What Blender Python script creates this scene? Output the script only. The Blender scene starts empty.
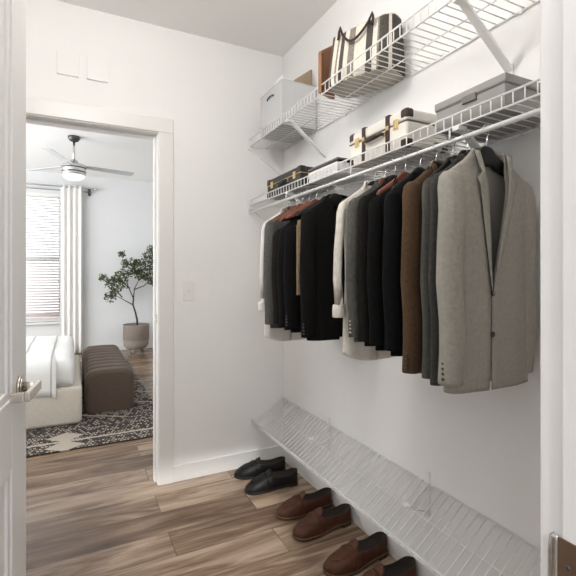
import bpy, bmesh, math, random
from mathutils import Vector, Matrix
random.seed(7)
PI = math.pi
SC = bpy.context.scene
COL = SC.collection

# ------------------------------------------------------------------ materials
def mat(name, col, rough=0.6, metal=0.0, noise=0.0, nscale=20.0, bump=0.0, bscale=120.0, spec=0.5, sheen=0.0, stretch=None):
    m = bpy.data.materials.new(name); m.use_nodes = True
    nt = m.node_tree; b = nt.nodes['Principled BSDF']
    b.inputs['Base Color'].default_value = (*col, 1)
    b.inputs['Roughness'].default_value = rough
    b.inputs['Metallic'].default_value = metal
    b.inputs['Specular IOR Level'].default_value = spec
    if sheen:
        b.inputs['Sheen Weight'].default_value = sheen
    tc = nt.nodes.new('ShaderNodeTexCoord'); src = tc.outputs['Object']
    if stretch:
        mp = nt.nodes.new('ShaderNodeMapping'); mp.inputs['Scale'].default_value = stretch
        nt.links.new(src, mp.inputs['Vector']); src = mp.outputs['Vector']
    if noise:
        n = nt.nodes.new('ShaderNodeTexNoise'); n.inputs['Scale'].default_value = nscale; n.inputs['Detail'].default_value = 5
        nt.links.new(src, n.inputs['Vector'])
        r = nt.nodes.new('ShaderNodeMapRange'); r.inputs['From Min'].default_value = .3; r.inputs['From Max'].default_value = .7
        r.inputs['To Min'].default_value = 1 - noise; r.inputs['To Max'].default_value = 1 + noise
        nt.links.new(n.outputs['Fac'], r.inputs['Value'])
        mx = nt.nodes.new('ShaderNodeVectorMath'); mx.operation = 'SCALE'
        mx.inputs[0].default_value = col
        nt.links.new(r.outputs['Result'], mx.inputs['Scale'])
        nt.links.new(mx.outputs['Vector'], b.inputs['Base Color'])
    if bump:
        n2 = nt.nodes.new('ShaderNodeTexNoise'); n2.inputs['Scale'].default_value = bscale; n2.inputs['Detail'].default_value = 3
        nt.links.new(src, n2.inputs['Vector'])
        bp = nt.nodes.new('ShaderNodeBump'); bp.inputs['Strength'].default_value = bump; bp.inputs['Distance'].default_value = .002
        nt.links.new(n2.outputs['Fac'], bp.inputs['Height']); nt.links.new(bp.outputs['Normal'], b.inputs['Normal'])
    return m

def emis(name, col, s):
    m = mat(name, col, .5); b = m.node_tree.nodes['Principled BSDF']
    b.inputs['Emission Color'].default_value = (*col, 1); b.inputs['Emission Strength'].default_value = s
    return m

M = {}
M['wall'] = mat('wall paint', (.86, .852, .840), .75, noise=.012, nscale=3, bump=.06, bscale=260)
M['wall_bed'] = mat('bedroom wall paint', (.77, .775, .775), .75, noise=.012, nscale=3)
M['ceil'] = mat('ceiling paint', (.92, .91, .895), .9, bump=.05, bscale=200)
M['trim'] = mat('trim paint', (.79, .775, .755), .38)
M['door'] = mat('door paint', (.78, .765, .745), .4)
M['wire'] = mat('white coated wire', (.84, .835, .82), .35)
M['nickel'] = mat('brushed nickel', (.62, .57, .51), .26, 1.0)
M['strike'] = mat('reflection tinted strike metal', (.25, .175, .125), .32, 1.0, noise=.15, nscale=40)  # brown of the reflected floor is put into the metal colour
M['steel'] = mat('steel', (.62, .62, .62), .25, 1.0)
M['dark_metal'] = mat('dark metal', (.10, .10, .10), .35, .8)
M['plastic'] = mat('white plastic', (.83, .82, .80), .35)
M['shadow_gap'] = mat('dark slot', (.30, .29, .28), .8)
# fabrics
def fab(name, c, n=.12, b=.5, ns=90, bs=420): return mat(name, c, .95, noise=n, nscale=ns, bump=b, bscale=bs, spec=.15, sheen=(.05 if max(c) > .04 else 0))
M['lightgrey'] = fab('light grey wool', (.335, .314, .274), .09)
M['liningrey'] = mat('grey lining', (.36, .335, .30), .7)
M['charcoal'] = fab('charcoal wool', (.050, .048, .045), .2)
M['charcoal2'] = fab('soft charcoal wool', (.095, .092, .084), .2)
M['black'] = fab('black wool', (.0055, .0052, .0052), .2)
M['black2'] = fab('blue black wool', (.0065, .0064, .0072), .2)
M['black3'] = fab('warm black wool', (.013, .0115, .010), .2)
M['brown'] = fab('brown tweed', (.088, .053, .029), .18, .5, 160)
M['browned'] = fab('tan collar wool', (.34, .25, .155), .2)
M['darkgrey'] = fab('dark grey wool', (.075, .071, .064), .15)
M['tan'] = fab('tan cotton', (.26, .19, .11), .15)
M['shirt'] = mat('white shirt cotton', (.74, .715, .67), .85, noise=.04, nscale=14, bump=.3, bscale=120)
M['shirt_cream'] = mat('cream shirt cotton', (.70, .66, .59), .85, noise=.10, nscale=40, bump=.3, bscale=160)
M['wood_red'] = mat('red brown hanger wood', (.17, .052, .026), .42, noise=.25, nscale=18, stretch=(1, 6, 6))
M['wood_black'] = mat('black hanger wood', (.009, .0085, .008), .5, noise=.1, spec=.3)
M['button'] = mat('dark button', (.03, .026, .022), .35)
M['button_pale'] = mat('pale button', (.42, .39, .33), .35)
# leather
M['lth_black'] = mat('black leather', (.006, .005, .0048), .5, noise=.2, nscale=30, bump=.25, bscale=240, spec=.28)
M['lth_brown'] = mat('brown leather', (.062, .021, .0105), .5, noise=.25, nscale=22, bump=.35, bscale=200, spec=.22)
M['lth_brown2'] = mat('tan brown leather', (.074, .027, .0135), .5, noise=.25, nscale=22, bump=.4, bscale=160, spec=.22)
M['lining'] = mat('shoe lining', (.018, .013, .010), .8)
M['sole'] = mat('dark brown sole', (.045, .024, .014), .6)
M['sole_black'] = mat('black sole', (.012, .011, .010), .55)
M['welt'] = mat('stitched welt', (.16, .085, .045), .6)
# storage
M['bin'] = mat('pale grey bin', (.56, .565, .57), .85, bump=.2, bscale=300)
M['bin_in'] = mat('bin handle metal', (.13, .13, .13), .4, .8)
M['paper'] = mat('white paper', (.86, .84, .83), .7)
M['kraft'] = mat('kraft card', (.33, .255, .17), .8, noise=.08)
M['kraft_dark'] = mat('dark card', (.05, .045, .03), .7)
M['box_grey'] = mat('grey box board', (.335, .325, .31), .8, noise=.03)
M['box_dark'] = mat('dark box board', (.19, .18, .17), .8)
M['case_white'] = mat('ivory suitcase hide', (.80, .765, .70), .5, noise=.02)
M['case_leather'] = mat('dark brown suitcase leather', (.035, .014, .009), .4, noise=.3)
M['case_black'] = mat('black suitcase hide', (.010, .009, .008), .4, noise=.2)
M['brass'] = mat('brass', (.72, .56, .27), .3, 1.0)
M['bagbrown'] = mat('saddle brown leather', (.30, .135, .06), .55, noise=.15, nscale=14)
M['tote_cream'] = mat('cream woven cotton', (.72, .665, .58), .95, noise=.08, nscale=120, bump=.5, bscale=300)
M['tote_dark'] = mat('charcoal woven cotton', (.075, .066, .055), .95, noise=.35, nscale=160, bump=.5, bscale=300)
M['tote_grey'] = mat('grey woven cotton', (.24, .215, .18), .95, noise=.45, nscale=220, bump=.5, bscale=300)
M['tote_base'] = mat('taupe tote base', (.46, .42, .37), .95, noise=.06, nscale=60)
M['strap'] = mat('dark brown strap', (.035, .018, .012), .55)
# bedroom
M['linen'] = mat('white linen', (.84, .83, .815), .9, noise=.02, nscale=8, bump=.4, bscale=30)
M['stripe'] = mat('grey stitched stripe', (.50, .49, .475), .9)
M['uphol'] = mat('cream upholstery', (.66, .605, .525), .95, noise=.05, nscale=60, bump=.4, bscale=320)
M['pillow'] = mat('grey pillow linen', (.25, .25, .255), .95, noise=.2, nscale=50)
M['ott'] = mat('taupe brown velvet', (.095, .066, .048), .8, noise=.10, nscale=40, bump=.2, sheen=.06)
M['curtain'] = mat('white curtain', (.86, .84, .81), .9)
M['blind'] = mat('white blind slat', (.90, .90, .90), .5)
_b = M['blind'].node_tree; _t = _b.nodes.new('ShaderNodeBsdfTranslucent'); _t.inputs['Color'].default_value = (.92, .91, .90, 1)
_x = _b.nodes.new('ShaderNodeMixShader'); _x.inputs['Fac'].default_value = .45
_b.links.new(_b.nodes['Principled BSDF'].outputs[0], _x.inputs[1]); _b.links.new(_t.outputs[0], _x.inputs[2]); _b.links.new(_x.outputs[0], _b.nodes['Material Output'].inputs['Surface'])
M['pot'] = mat('taupe clay pot', (.245, .205, .175), .8, noise=.08, nscale=25)
M['pot_low'] = mat('pale taupe clay', (.32, .275, .235), .8, noise=.08, nscale=25)
M['soil'] = mat('soil', (.03, .022, .015), .95, noise=.4)
M['bark'] = mat('bark', (.055, .040, .028), .9, noise=.3, nscale=40)
M['leaf'] = mat('leaf green', (.060, .082, .026), .55, noise=.5, nscale=9)
M['blade'] = mat('fan blade grey', (.60, .62, .64), .4)
M['fanglass'] = emis('fan lamp glass', (.95, .95, .93), .55)
M['lamp'] = emis('ceiling lamp glass', (1, .975, .945), 49.0)
M['brick'] = mat('outside brick', (.62, .40, .36), .9, noise=.2, nscale=6)
M['ground'] = mat('outside ground', (.45, .46, .42), .9, noise=.2, nscale=3)
g = bpy.data.materials.new('window glass'); g.use_nodes = True
gb = g.node_tree.nodes['Principled BSDF']; gb.inputs['Transmission Weight'].default_value = 1; gb.inputs['Roughness'].default_value = 0
gb.inputs['IOR'].default_value = 1.02; M['glass'] = g

def floor_mat():
    m = bpy.data.materials.new('wood plank floor'); m.use_nodes = True
    nt = m.node_tree; N = nt.nodes; L = nt.links; b = N['Principled BSDF']
    tc = N.new('ShaderNodeTexCoord')
    mp = N.new('ShaderNodeMapping'); mp.inputs['Location'].default_value = (.37, .02, 0)
    L.new(tc.outputs['Object'], mp.inputs['Vector'])
    br = N.new('ShaderNodeTexBrick'); br.offset = .37; br.offset_frequency = 2
    br.inputs['Color1'].default_value = (0, 0, 0, 1); br.inputs['Color2'].default_value = (1, 1, 1, 1); br.inputs['Mortar'].default_value = (.5, .5, .5, 1)
    br.inputs['Scale'].default_value = 1; br.inputs['Mortar Size'].default_value = .0015; br.inputs['Mortar Smooth'].default_value = .1
    br.inputs['Brick Width'].default_value = 1.22; br.inputs['Row Height'].default_value = .19
    L.new(mp.outputs['Vector'], br.inputs['Vector'])
    # per plank offset of the grain
    sc = N.new('ShaderNodeVectorMath'); sc.operation = 'SCALE'; sc.inputs['Scale'].default_value = 9.0
    L.new(br.outputs['Color'], sc.inputs[0])
    ad = N.new('ShaderNodeVectorMath'); ad.operation = 'ADD'
    st = N.new('ShaderNodeMapping'); st.inputs['Scale'].default_value = (1.1, 9, 1)
    L.new(tc.outputs['Object'], st.inputs['Vector']); L.new(st.outputs['Vector'], ad.inputs[0]); L.new(sc.outputs['Vector'], ad.inputs[1])
    n1 = N.new('ShaderNodeTexNoise'); n1.inputs['Scale'].default_value = 1.5; n1.inputs['Detail'].default_value = 7; n1.inputs['Distortion'].default_value = 1.1; n1.inputs['Roughness'].default_value = .58
    L.new(ad.outputs['Vector'], n1.inputs['Vector'])
    st2 = N.new('ShaderNodeMapping'); st2.inputs['Scale'].default_value = (2.2, 50, 1)
    L.new(tc.outputs['Object'], st2.inputs['Vector'])
    n2 = N.new('ShaderNodeTexNoise'); n2.inputs['Scale'].default_value = 2; n2.inputs['Detail'].default_value = 4
    L.new(st2.outputs['Vector'], n2.inputs['Vector'])
    mm = N.new('ShaderNodeMath'); mm.operation = 'MULTIPLY_ADD'; mm.inputs[1].default_value = .25; L.new(n2.outputs['Fac'], mm.inputs[0]); L.new(n1.outputs['Fac'], mm.inputs[2])
    mm2 = N.new('ShaderNodeMath'); mm2.operation = 'MULTIPLY_ADD'; mm2.inputs[1].default_value = .26; L.new(br.outputs['Color'], mm2.inputs[0]); L.new(mm.outputs[0], mm2.inputs[2])
    cr = N.new('ShaderNodeValToRGB'); e = cr.color_ramp.elements
    e[0].position = .42; e[0].color = (.060, .030, .017, 1)
    e[1].position = 1.0; e[1].color = (.40, .30, .22, 1)
    for p, c in ((.56, (.108, .061, .035)), (.70, (.180, .115, .073)), (.82, (.285, .202, .140))):
        q = cr.color_ramp.elements.new(p); q.color = (*c, 1)
    L.new(mm2.outputs[0], cr.inputs['Fac'])
    mx = N.new('ShaderNodeMix'); mx.data_type = 'RGBA'
    L.new(br.outputs['Fac'], mx.inputs['Factor']); L.new(cr.outputs['Color'], mx.inputs['A']); mx.inputs['B'].default_value = (.04, .027, .02, 1)
    L.new(mx.outputs['Result'], b.inputs['Base Color'])
    b.inputs['Roughness'].default_value = .25; b.inputs['Specular IOR Level'].default_value = .62
    bp = N.new('ShaderNodeBump'); bp.inputs['Strength'].default_value = .15; bp.inputs['Distance'].default_value = .002
    L.new(mm.outputs[0], bp.inputs['Height']); L.new(bp.outputs['Normal'], b.inputs['Normal'])
    return m
M['floor'] = floor_mat()

def rug_mat():
    m = bpy.data.materials.new('woven rug'); m.use_nodes = True
    nt = m.node_tree; N = nt.nodes; L = nt.links; b = N['Principled BSDF']; b.inputs['Roughness'].default_value = .97
    b.inputs['Specular IOR Level'].default_value = .1
    tc = N.new('ShaderNodeTexCoord'); sp = N.new('ShaderNodeSeparateXYZ'); L.new(tc.outputs['Object'], sp.inputs[0])
    def mth(op, a, bb=None, c=None):
        n = N.new('ShaderNodeMath'); n.operation = op
        for i, v in enumerate((a, bb, c)):
            if v is None: continue
            if isinstance(v, (int, float)): n.inputs[i].default_value = v
            else: L.new(v, n.inputs[i])
        return n.outputs[0]
    # speckled weave: cells stretched into small dashes
    mp = N.new('ShaderNodeMapping'); mp.inputs['Scale'].default_value = (34, 22, 1); L.new(tc.outputs['Object'], mp.inputs['Vector'])
    br = N.new('ShaderNodeTexBrick'); br.inputs['Scale'].default_value = 1; br.inputs['Brick Width'].default_value = .8; br.inputs['Row Height'].default_value = .75
    br.inputs['Color1'].default_value = (0, 0, 0, 1); br.inputs['Color2'].default_value = (1, 1, 1, 1); br.inputs['Mortar'].default_value = (.25, .25, .25, 1); br.inputs['Mortar Size'].default_value = .14
    L.new(mp.outputs['Vector'], br.inputs['Vector'])
    ns = N.new('ShaderNodeTexNoise'); ns.inputs['Scale'].default_value = 60; ns.inputs['Detail'].default_value = 2; L.new(tc.outputs['Object'], ns.inputs['Vector'])
    v = mth('ADD', mth('MULTIPLY', br.outputs['Color'], .55), mth('MULTIPLY', ns.outputs['Fac'], .45))
    cr = N.new('ShaderNodeValToRGB'); e = cr.color_ramp.elements
    e[0].position = .40; e[0].color = (.050, .042, .038, 1); e[1].position = .57; e[1].color = (.40, .35, .30, 1)
    L.new(v, cr.inputs['Fac'])
    # cream lozenge row with a line either side, running along X near the front border
    x = sp.outputs['X']; y = sp.outputs['Y']
    px = mth('PINGPONG', mth('ADD', x, 10.463), .42)            # distance to lozenge centres every 0.84
    dy = mth('ABSOLUTE', mth('SUBTRACT', y, .17))
    loz = mth('LESS_THAN', mth('MULTIPLY', px, .85), mth('MINIMUM', mth('ADD', dy, .012), mth('MULTIPLY', mth('SUBTRACT', .19, dy), 1.2)))
    loz2 = mth('LESS_THAN', dy, .19)
    near = mth('MULTIPLY', loz, loz2)
    line = mth('LESS_THAN', mth('ABSOLUTE', mth('SUBTRACT', dy, 0)), .014)
    far_line = mth('LESS_THAN', mth('ABSOLUTE', mth('SUBTRACT', mth('PINGPONG', mth('ADD', mth('MULTIPLY', x, .6), y), .45), .2)), .012)
    lm = mth('MAXIMUM', mth('MAXIMUM', near, line), mth('MULTIPLY', far_line, mth('GREATER_THAN', y, .55)))
    mx = N.new('ShaderNodeMix'); mx.data_type = 'RGBA'
    L.new(lm, mx.inputs['Factor']); L.new(cr.outputs['Color'], mx.inputs['A']); mx.inputs['B'].default_value = (.42, .37, .31, 1)
    L.new(mx.outputs['Result'], b.inputs['Base Color'])
    bp = N.new('ShaderNodeBump'); bp.inputs['Strength'].default_value = .5; bp.inputs['Distance'].default_value = .004
    L.new(v, bp.inputs['Height']); L.new(bp.outputs['Normal'], b.inputs['Normal'])
    return m
M['rug'] = rug_mat()

# ------------------------------------------------------------------ mesh helpers
def box(bm, x0, x1, y0, y1, z0, z1, bev=0, seg=2, mi=0):
    r = bmesh.ops.create_cube(bm, size=1)
    vs = r['verts']
    for v in vs:
        v.co = Vector(((x0+x1)/2 + v.co.x*(x1-x0), (y0+y1)/2 + v.co.y*(y1-y0), (z0+z1)/2 + v.co.z*(z1-z0)))
    fs = {f for v in vs for f in v.link_faces}
    for f in fs: f.material_index = mi
    if bev:
        es = {e for v in vs for e in v.link_edges}
        bmesh.ops.bevel(bm, geom=list(es), offset=bev, segments=seg, profile=.5, affect='EDGES')
    return bm

def loft(bm, rings, close=True, cap=False, mi=0, loop=False):
    vr = [[bm.verts.new(p) for p in r] for r in rings]
    n = len(rings[0]); fs = []
    k = len(vr)
    for i in range(k if loop else k-1):
        a, b = vr[i], vr[(i+1) % k]
        for j in range(n if close else n-1):
            q = (j+1) % n
            try:
                f = bm.faces.new((a[j], a[q], b[q], b[j])); f.material_index = mi if not callable(mi) else mi(i, j); f.smooth = True; fs.append(f)
            except ValueError: pass
    if cap and close:
        for r in (vr[0], vr[-1]):
            f = bm.faces.new(r); f.material_index = mi if not callable(mi) else mi(0, 0)
    return vr

def tube(bm, pts, r, n=8, cap=True, mi=0):
    pts = [Vector(p) for p in pts]; rings = []
    rr = r if isinstance(r, (list, tuple)) else [r]*len(pts)
    up = None
    for i, p in enumerate(pts):
        if i == 0: d = pts[1]-p
        elif i == len(pts)-1: d = p-pts[i-1]
        else: d = (pts[i+1]-p).normalized() + (p-pts[i-1]).normalized()
        d.normalize()
        if up is None:
            up = Vector((0, 0, 1)) if abs(d.z) < .9 else Vector((1, 0, 0))
        a = d.cross(up).normalized(); up = a.cross(d).normalized()
        rings.append([p + (a*math.cos(t) + up*math.sin(t))*rr[i] for t in [2*PI*k/n for k in range(n)]])
    loft(bm, rings, True, cap, mi)

def lathe(bm, prof, n=32, c=(0, 0), mi=0, cap=False):
    rings = [[(c[0]+r*math.cos(2*PI*k/n), c[1]+r*math.sin(2*PI*k/n), z) for k in range(n)] for r, z in prof]
    loft(bm, rings, True, cap, mi)

def ball(bm, c, r, sx=1, sy=1, sz=1, u=10, v=6):
    m = Matrix.Translation(c) @ Matrix.Diagonal((r*sx, r*sy, r*sz, 1))
    res = bmesh.ops.create_uvsphere(bm, u_segments=u, v_segments=v, radius=1, matrix=m)
    for vv in res['verts']:
        for f in vv.link_faces: f.smooth = True

def obj(name, bm, mats, parent=None, solid=0, smooth=None, sub=0):
    bmesh.ops.recalc_face_normals(bm, faces=bm.faces[:])
    if smooth is not None:
        for f in bm.faces: f.smooth = smooth
    me = bpy.data.meshes.new(name); bm.to_mesh(me); bm.free()
    for m in (mats if isinstance(mats, (list, tuple)) else [mats]):
        me.materials.append(M[m])
    o = bpy.data.objects.new(name, me); COL.objects.link(o)
    if parent: o.parent = parent
    if solid:
        s = o.modifiers.new('thick', 'SOLIDIFY'); s.thickness = solid; s.offset = 0
    if sub:
        s = o.modifiers.new('smooth', 'SUBSURF'); s.levels = s.render_levels = sub
    return o

def B(): return bmesh.new()
def bx(*a, **k): return box(B(), *a, **k)

def thing(name, label, cat, loc, rz=0, group=None):
    o = bpy.data.objects.new(name, None); COL.objects.link(o); o.empty_display_size = .05
    o.location = loc; o.rotation_euler = (0, 0, rz); tag(o, label, cat, group); return o

def tag(o, label, cat, group=None):
    o['label'] = label; o['category'] = cat
    if group: o['group'] = group
    return o

def struct(name, bm, m, label=None, parent=None, smooth=None):
    o = obj(name, bm, m, parent, smooth=smooth)
    if not parent: o['kind'] = 'structure'
    if label: o['label'] = label
    return o

# ------------------------------------------------------------------ setting: dimensions (metres)
XW = 1.238          # right wall
YB = 2.562          # back wall of the closet (face)
YB2 = 2.70          # its bedroom face
CH = 2.656          # closet ceiling
XL = -.80           # left wall of the closet
YF = .395           # inner face of the front wall
OX0, OX1 = -.335, .432     # bedroom doorway
OZ = 2.033
BY = 7.38           # bedroom far wall
BZ = 2.745          # bedroom ceiling

struct('floor', bx(-3.1, 2.2, -1.6, 7.6, -.06, 0), 'floor', 'brown grey wood plank floor')
b = B(); box(b, XL-.1, OX0-.02, YB, YB2, 0, CH); box(b, OX1+.02, XW+.1, YB, YB2, 0, CH); box(b, OX0-.02, OX1+.02, YB, YB2, OZ+.02, CH)
struct('wall_back', b, 'wall', 'off white closet wall with bedroom doorway')
struct('wall_right', bx(XW, XW+.1, YF-.12, YB, 0, CH), 'wall', 'off white closet wall behind the wire shelves')
struct('wall_left', bx(XL-.1, XL, YF-.12, YB, 0, CH), 'wall', 'off white closet wall behind the open door')
JX = .600
DX0 = -.225
b = B(); box(b, XL-.1, DX0-.02, YF-.12, YF, 0, CH); box(b, JX+.02, XW+.1, YF-.12, YF, 0, CH); box(b, DX0-.02, JX+.02, YF-.12, YF, OZ+.02, CH)
struct('wall_front', b, 'wall', 'off white wall around the closet doorway')
struct('ceiling', bx(XL-.1, XW+.1, YF-.12, YB2, CH, CH+.08), 'ceil', 'off white closet ceiling')

# bedroom shell
b = B()
WX0, WX1, WZ0, WZ1 = -1.16, -.165, .50, 2.44
box(b, -3.1, WX0, BY, BY+.12, 0, BZ); box(b, WX1, 2.2, BY, BY+.12, 0, BZ); box(b, WX0, WX1, BY, BY+.12, 0, WZ0); box(b, WX0, WX1, BY, BY+.12, WZ1, BZ)
struct('wall_far', b, 'wall_bed', 'pale bedroom wall around the window')
struct('wall_bedroom_right', bx(2.1, 2.2, YB2, BY, 0, BZ), 'wall_bed')
b = B(); box(b, -3.1, XL-.1, YB2-.1, YB2, 0, BZ); box(b, XW+.1, 2.2, YB2-.1, YB2, 0, BZ); box(b, XL-.1, XW+.1, YB2-.06, YB2+.001, CH, BZ)
struct('wall_bedroom_near', b, 'wall_bed')
# unseen left bedroom wall, with a wide opening added to let in daylight
b = B(); box(b, -3.1, -3.0, YB2, 3.1, 0, BZ); box(b, -3.1, -3.0, 6.6, BY, 0, BZ); box(b, -3.1, -3.0, 3.1, 6.6, 0, .4); box(b, -3.1, -3.0, 3.1, 6.6, 2.4, BZ)
struct('wall_bedroom_left', b, 'wall_bed')
struct('ceiling_bedroom', bx(-3.1, 2.2, YB2, BY+.12, BZ, BZ+.08), 'ceil')

# bedroom doorway: jambs, stop and casings
b = B()
box(b, OX0-.02, OX0, YB-.006, YB2+.006, 0, OZ, .002); box(b, OX1, OX1+.02, YB-.006, YB2+.006, 0, OZ, .002); box(b, OX0-.02, OX1+.02, YB-.006, YB2+.006, OZ, OZ+.02, .002)
box(b, OX0, OX0+.011, YB+.045, YB+.085, 0, OZ, .002); box(b, OX1-.011, OX1, YB+.045, YB+.085, 0, OZ, .002); box(b, OX0+.011, OX1-.011, YB+.045, YB+.085, OZ-.011, OZ, .002)
jamb = struct('trim_1', b, 'trim', 'white door jamb lining the bedroom doorway')
obj('strike_plate', bx(OX1-.003, OX1, YB+.012, YB+.034, .93, .985, .001), 'nickel', jamb)
def casing(y0, y1, name, lab):
    b = B(); w = .083; r = .006
    for (a0, a1, z0, z1) in ((OX0-r-w, OX0-r, 0, OZ+r), (OX1+r, OX1+r+w, 0, OZ+r), (OX0-r-w, OX1+r+w, OZ+r, OZ+r+w)):
        box(b, a0, a1, min(y0, y1), max(y0, y1), z0, z1, .003)
    struct(name, b, 'trim', lab)
casing(YB-.015, YB, 'trim_2', 'white casing around the bedroom doorway')
casing(YB2, YB2+.015, 'trim_3', 'white casing on the bedroom side of the doorway')
# closet doorway: jamb with reveal, casing
b = B()
box(b, JX, JX+.02, YF-.12, .361, 0, OZ, .0015); box(b, JX+.0045, JX+.02, .361, YF, 0, OZ, .0015)
box(b, DX0-.02, DX0, YF-.12, YF, 0, OZ); box(b, DX0-.02, JX+.02, YF-.12, YF, OZ, OZ+.02)
jj = struct('trim_4', b, 'trim', 'white door jamb of the closet doorway with a strike plate')
sb = B(); box(sb, JX-.0022, JX, .318, .3665, .775, .858, .001)
sp = obj('strike_plate', sb, 'strike', jj); sp['label'] = 'metal strike plate with curved lip, brown floor reflection painted in'
lp = B()
rings = []
for z in (.775, .80, .83, .852, .858):
    k = 1 if z < .85 else (.85 if z < .856 else .5)
    rings.append([(JX-.0022 + .006*(t/5)**2.2*1.0, .3660 + .0165*(t/5)*k, z) for t in range(6)])
loft(lp, rings, close=False)
obj('strike_lip', lp, 'steel', sp, solid=.0015)
scw = B(); ball(scw, (JX-.0022, .352, .822), .0035, .35, 1, 1); obj('screw', scw, 'dark_metal', sp)
struct('trim_5', bx(JX+.026, JX+.109, YF, YF+.015, 0, OZ+.09, .003), 'trim', 'white casing beside the closet doorway')

def baseboard(name, x0, x1, y0, y1, h=.095):
    struct(name, bx(x0, x1, y0, y1, 0, h, .003), 'trim', 'white baseboard')
baseboard('baseboard_back', OX1+.089, XW, YB-.013, YB)
baseboard('baseboard_right', XW-.010, XW, YF+.02, YB-.013)
baseboard('baseboard_left', XL, XL+.013, YF, YB)
baseboard('baseboard_far', -3.0, 2.1, BY-.013, BY)

# ------------------------------------------------------------------ open closet door at the left
HX, HY = -.214, .405
EX, EY = -.1035, 1.213
ang = math.atan2(EX-HX, EY-HY); DW = math.hypot(EX-HX, EY-HY)
door = bpy.data.objects.new('door_1', None); COL.objects.link(door)
door.location = (HX, HY, 0); door.rotation_euler = (0, 0, PI/2 - ang)     # local +x runs along the leaf, -y faces the aisle
door['kind'] = 'structure'; door['label'] = 'white panelled closet door standing open with a lever handle'
T = .035
b = B()
st = .118
box(b, 0, st, 0, T, .012, 2.02, .0015); box(b, DW-st, DW, 0, T, .012, 2.02, .0015)
for z0, z1 in ((.012, .24), (.80, .95), (1.90, 2.02)): box(b, st, DW-st, 0, T, z0, z1, .0015)
for z0, z1 in ((.24, .80), (.95, 1.90)):
    box(b, st, DW-st, .010, T-.010, z0, z1)
    for (a0, a1, c0, c1) in ((st, st+.018, z0, z1), (DW-st-.018, DW-st, z0, z1), (st+.018, DW-st-.018, z0, z0+.018), (st+.018, DW-st-.018, z1-.018, z1)):
        box(b, a0, a1, .004, T-.004, c0, c1, .002)
obj('door_leaf', b, 'door', door)
hz = .962; hx = DW-.062
hb = B()
for r_, a0, a1 in ((.0275, 0, -.006), (.024, -.006, -.009)):
    rings = [[(hx+r_*math.cos(t), a, hz+r_*math.sin(t)) for t in [2*PI*k/28 for k in range(28)]] for a in (a0, a1)]
    loft(hb, rings, True, True)
rose = obj('door_handle', hb, 'nickel', door); rose['label'] = 'brushed nickel lever handle'
nb = B(); tube(nb, [(hx, -.008, hz), (hx, -.024, hz), (hx, -.034, hz)], [.0115, .0095, .0095], 16); obj('neck', nb, 'nickel', rose)
lv = B(); box(lv, hx-.100, hx+.012, -.043, -.032, hz-.010, hz+.010, .002)
box(lv, hx-.100, hx-.089, -.032, -.006, hz-.010, hz+.010, .002)
obj('lever', lv, 'nickel', rose)
lt = B(); box(lt, DW, DW+.002, .006, .029, hz-.028, hz+.028, .0005); box(lt, DW+.002, DW+.010, .011, .024, hz-.009, hz+.009, .002)
obj('latch', lt, 'nickel', door)

# ------------------------------------------------------------------ light switch, blank plates
t = thing('light_switch', 'white toggle light switch on the wall right of the bedroom doorway', 'light switch', (.617, YB, 1.118))
obj('cover_plate', bx(-.036, .036, -.006, 0, -.058, .058, .003), 'plastic', t)
o = obj('toggle', bx(-.005, .005, -.016, -.005, -.010, .012, .002), 'plastic', t)
for x, lab in ((-.028, 'flat white blank plate above the doorway, left of its twin'), (.115, 'flat white blank plate above the doorway, right of its twin')):
    o = obj('blank_cover_plate', bx(-.053, .053, -.009, 0, -.062, .062, .002), 'wall'); o.location = (x, YB, 2.333)
    tag(o, lab, 'cover plate', 'blank plates above the doorway')

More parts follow.
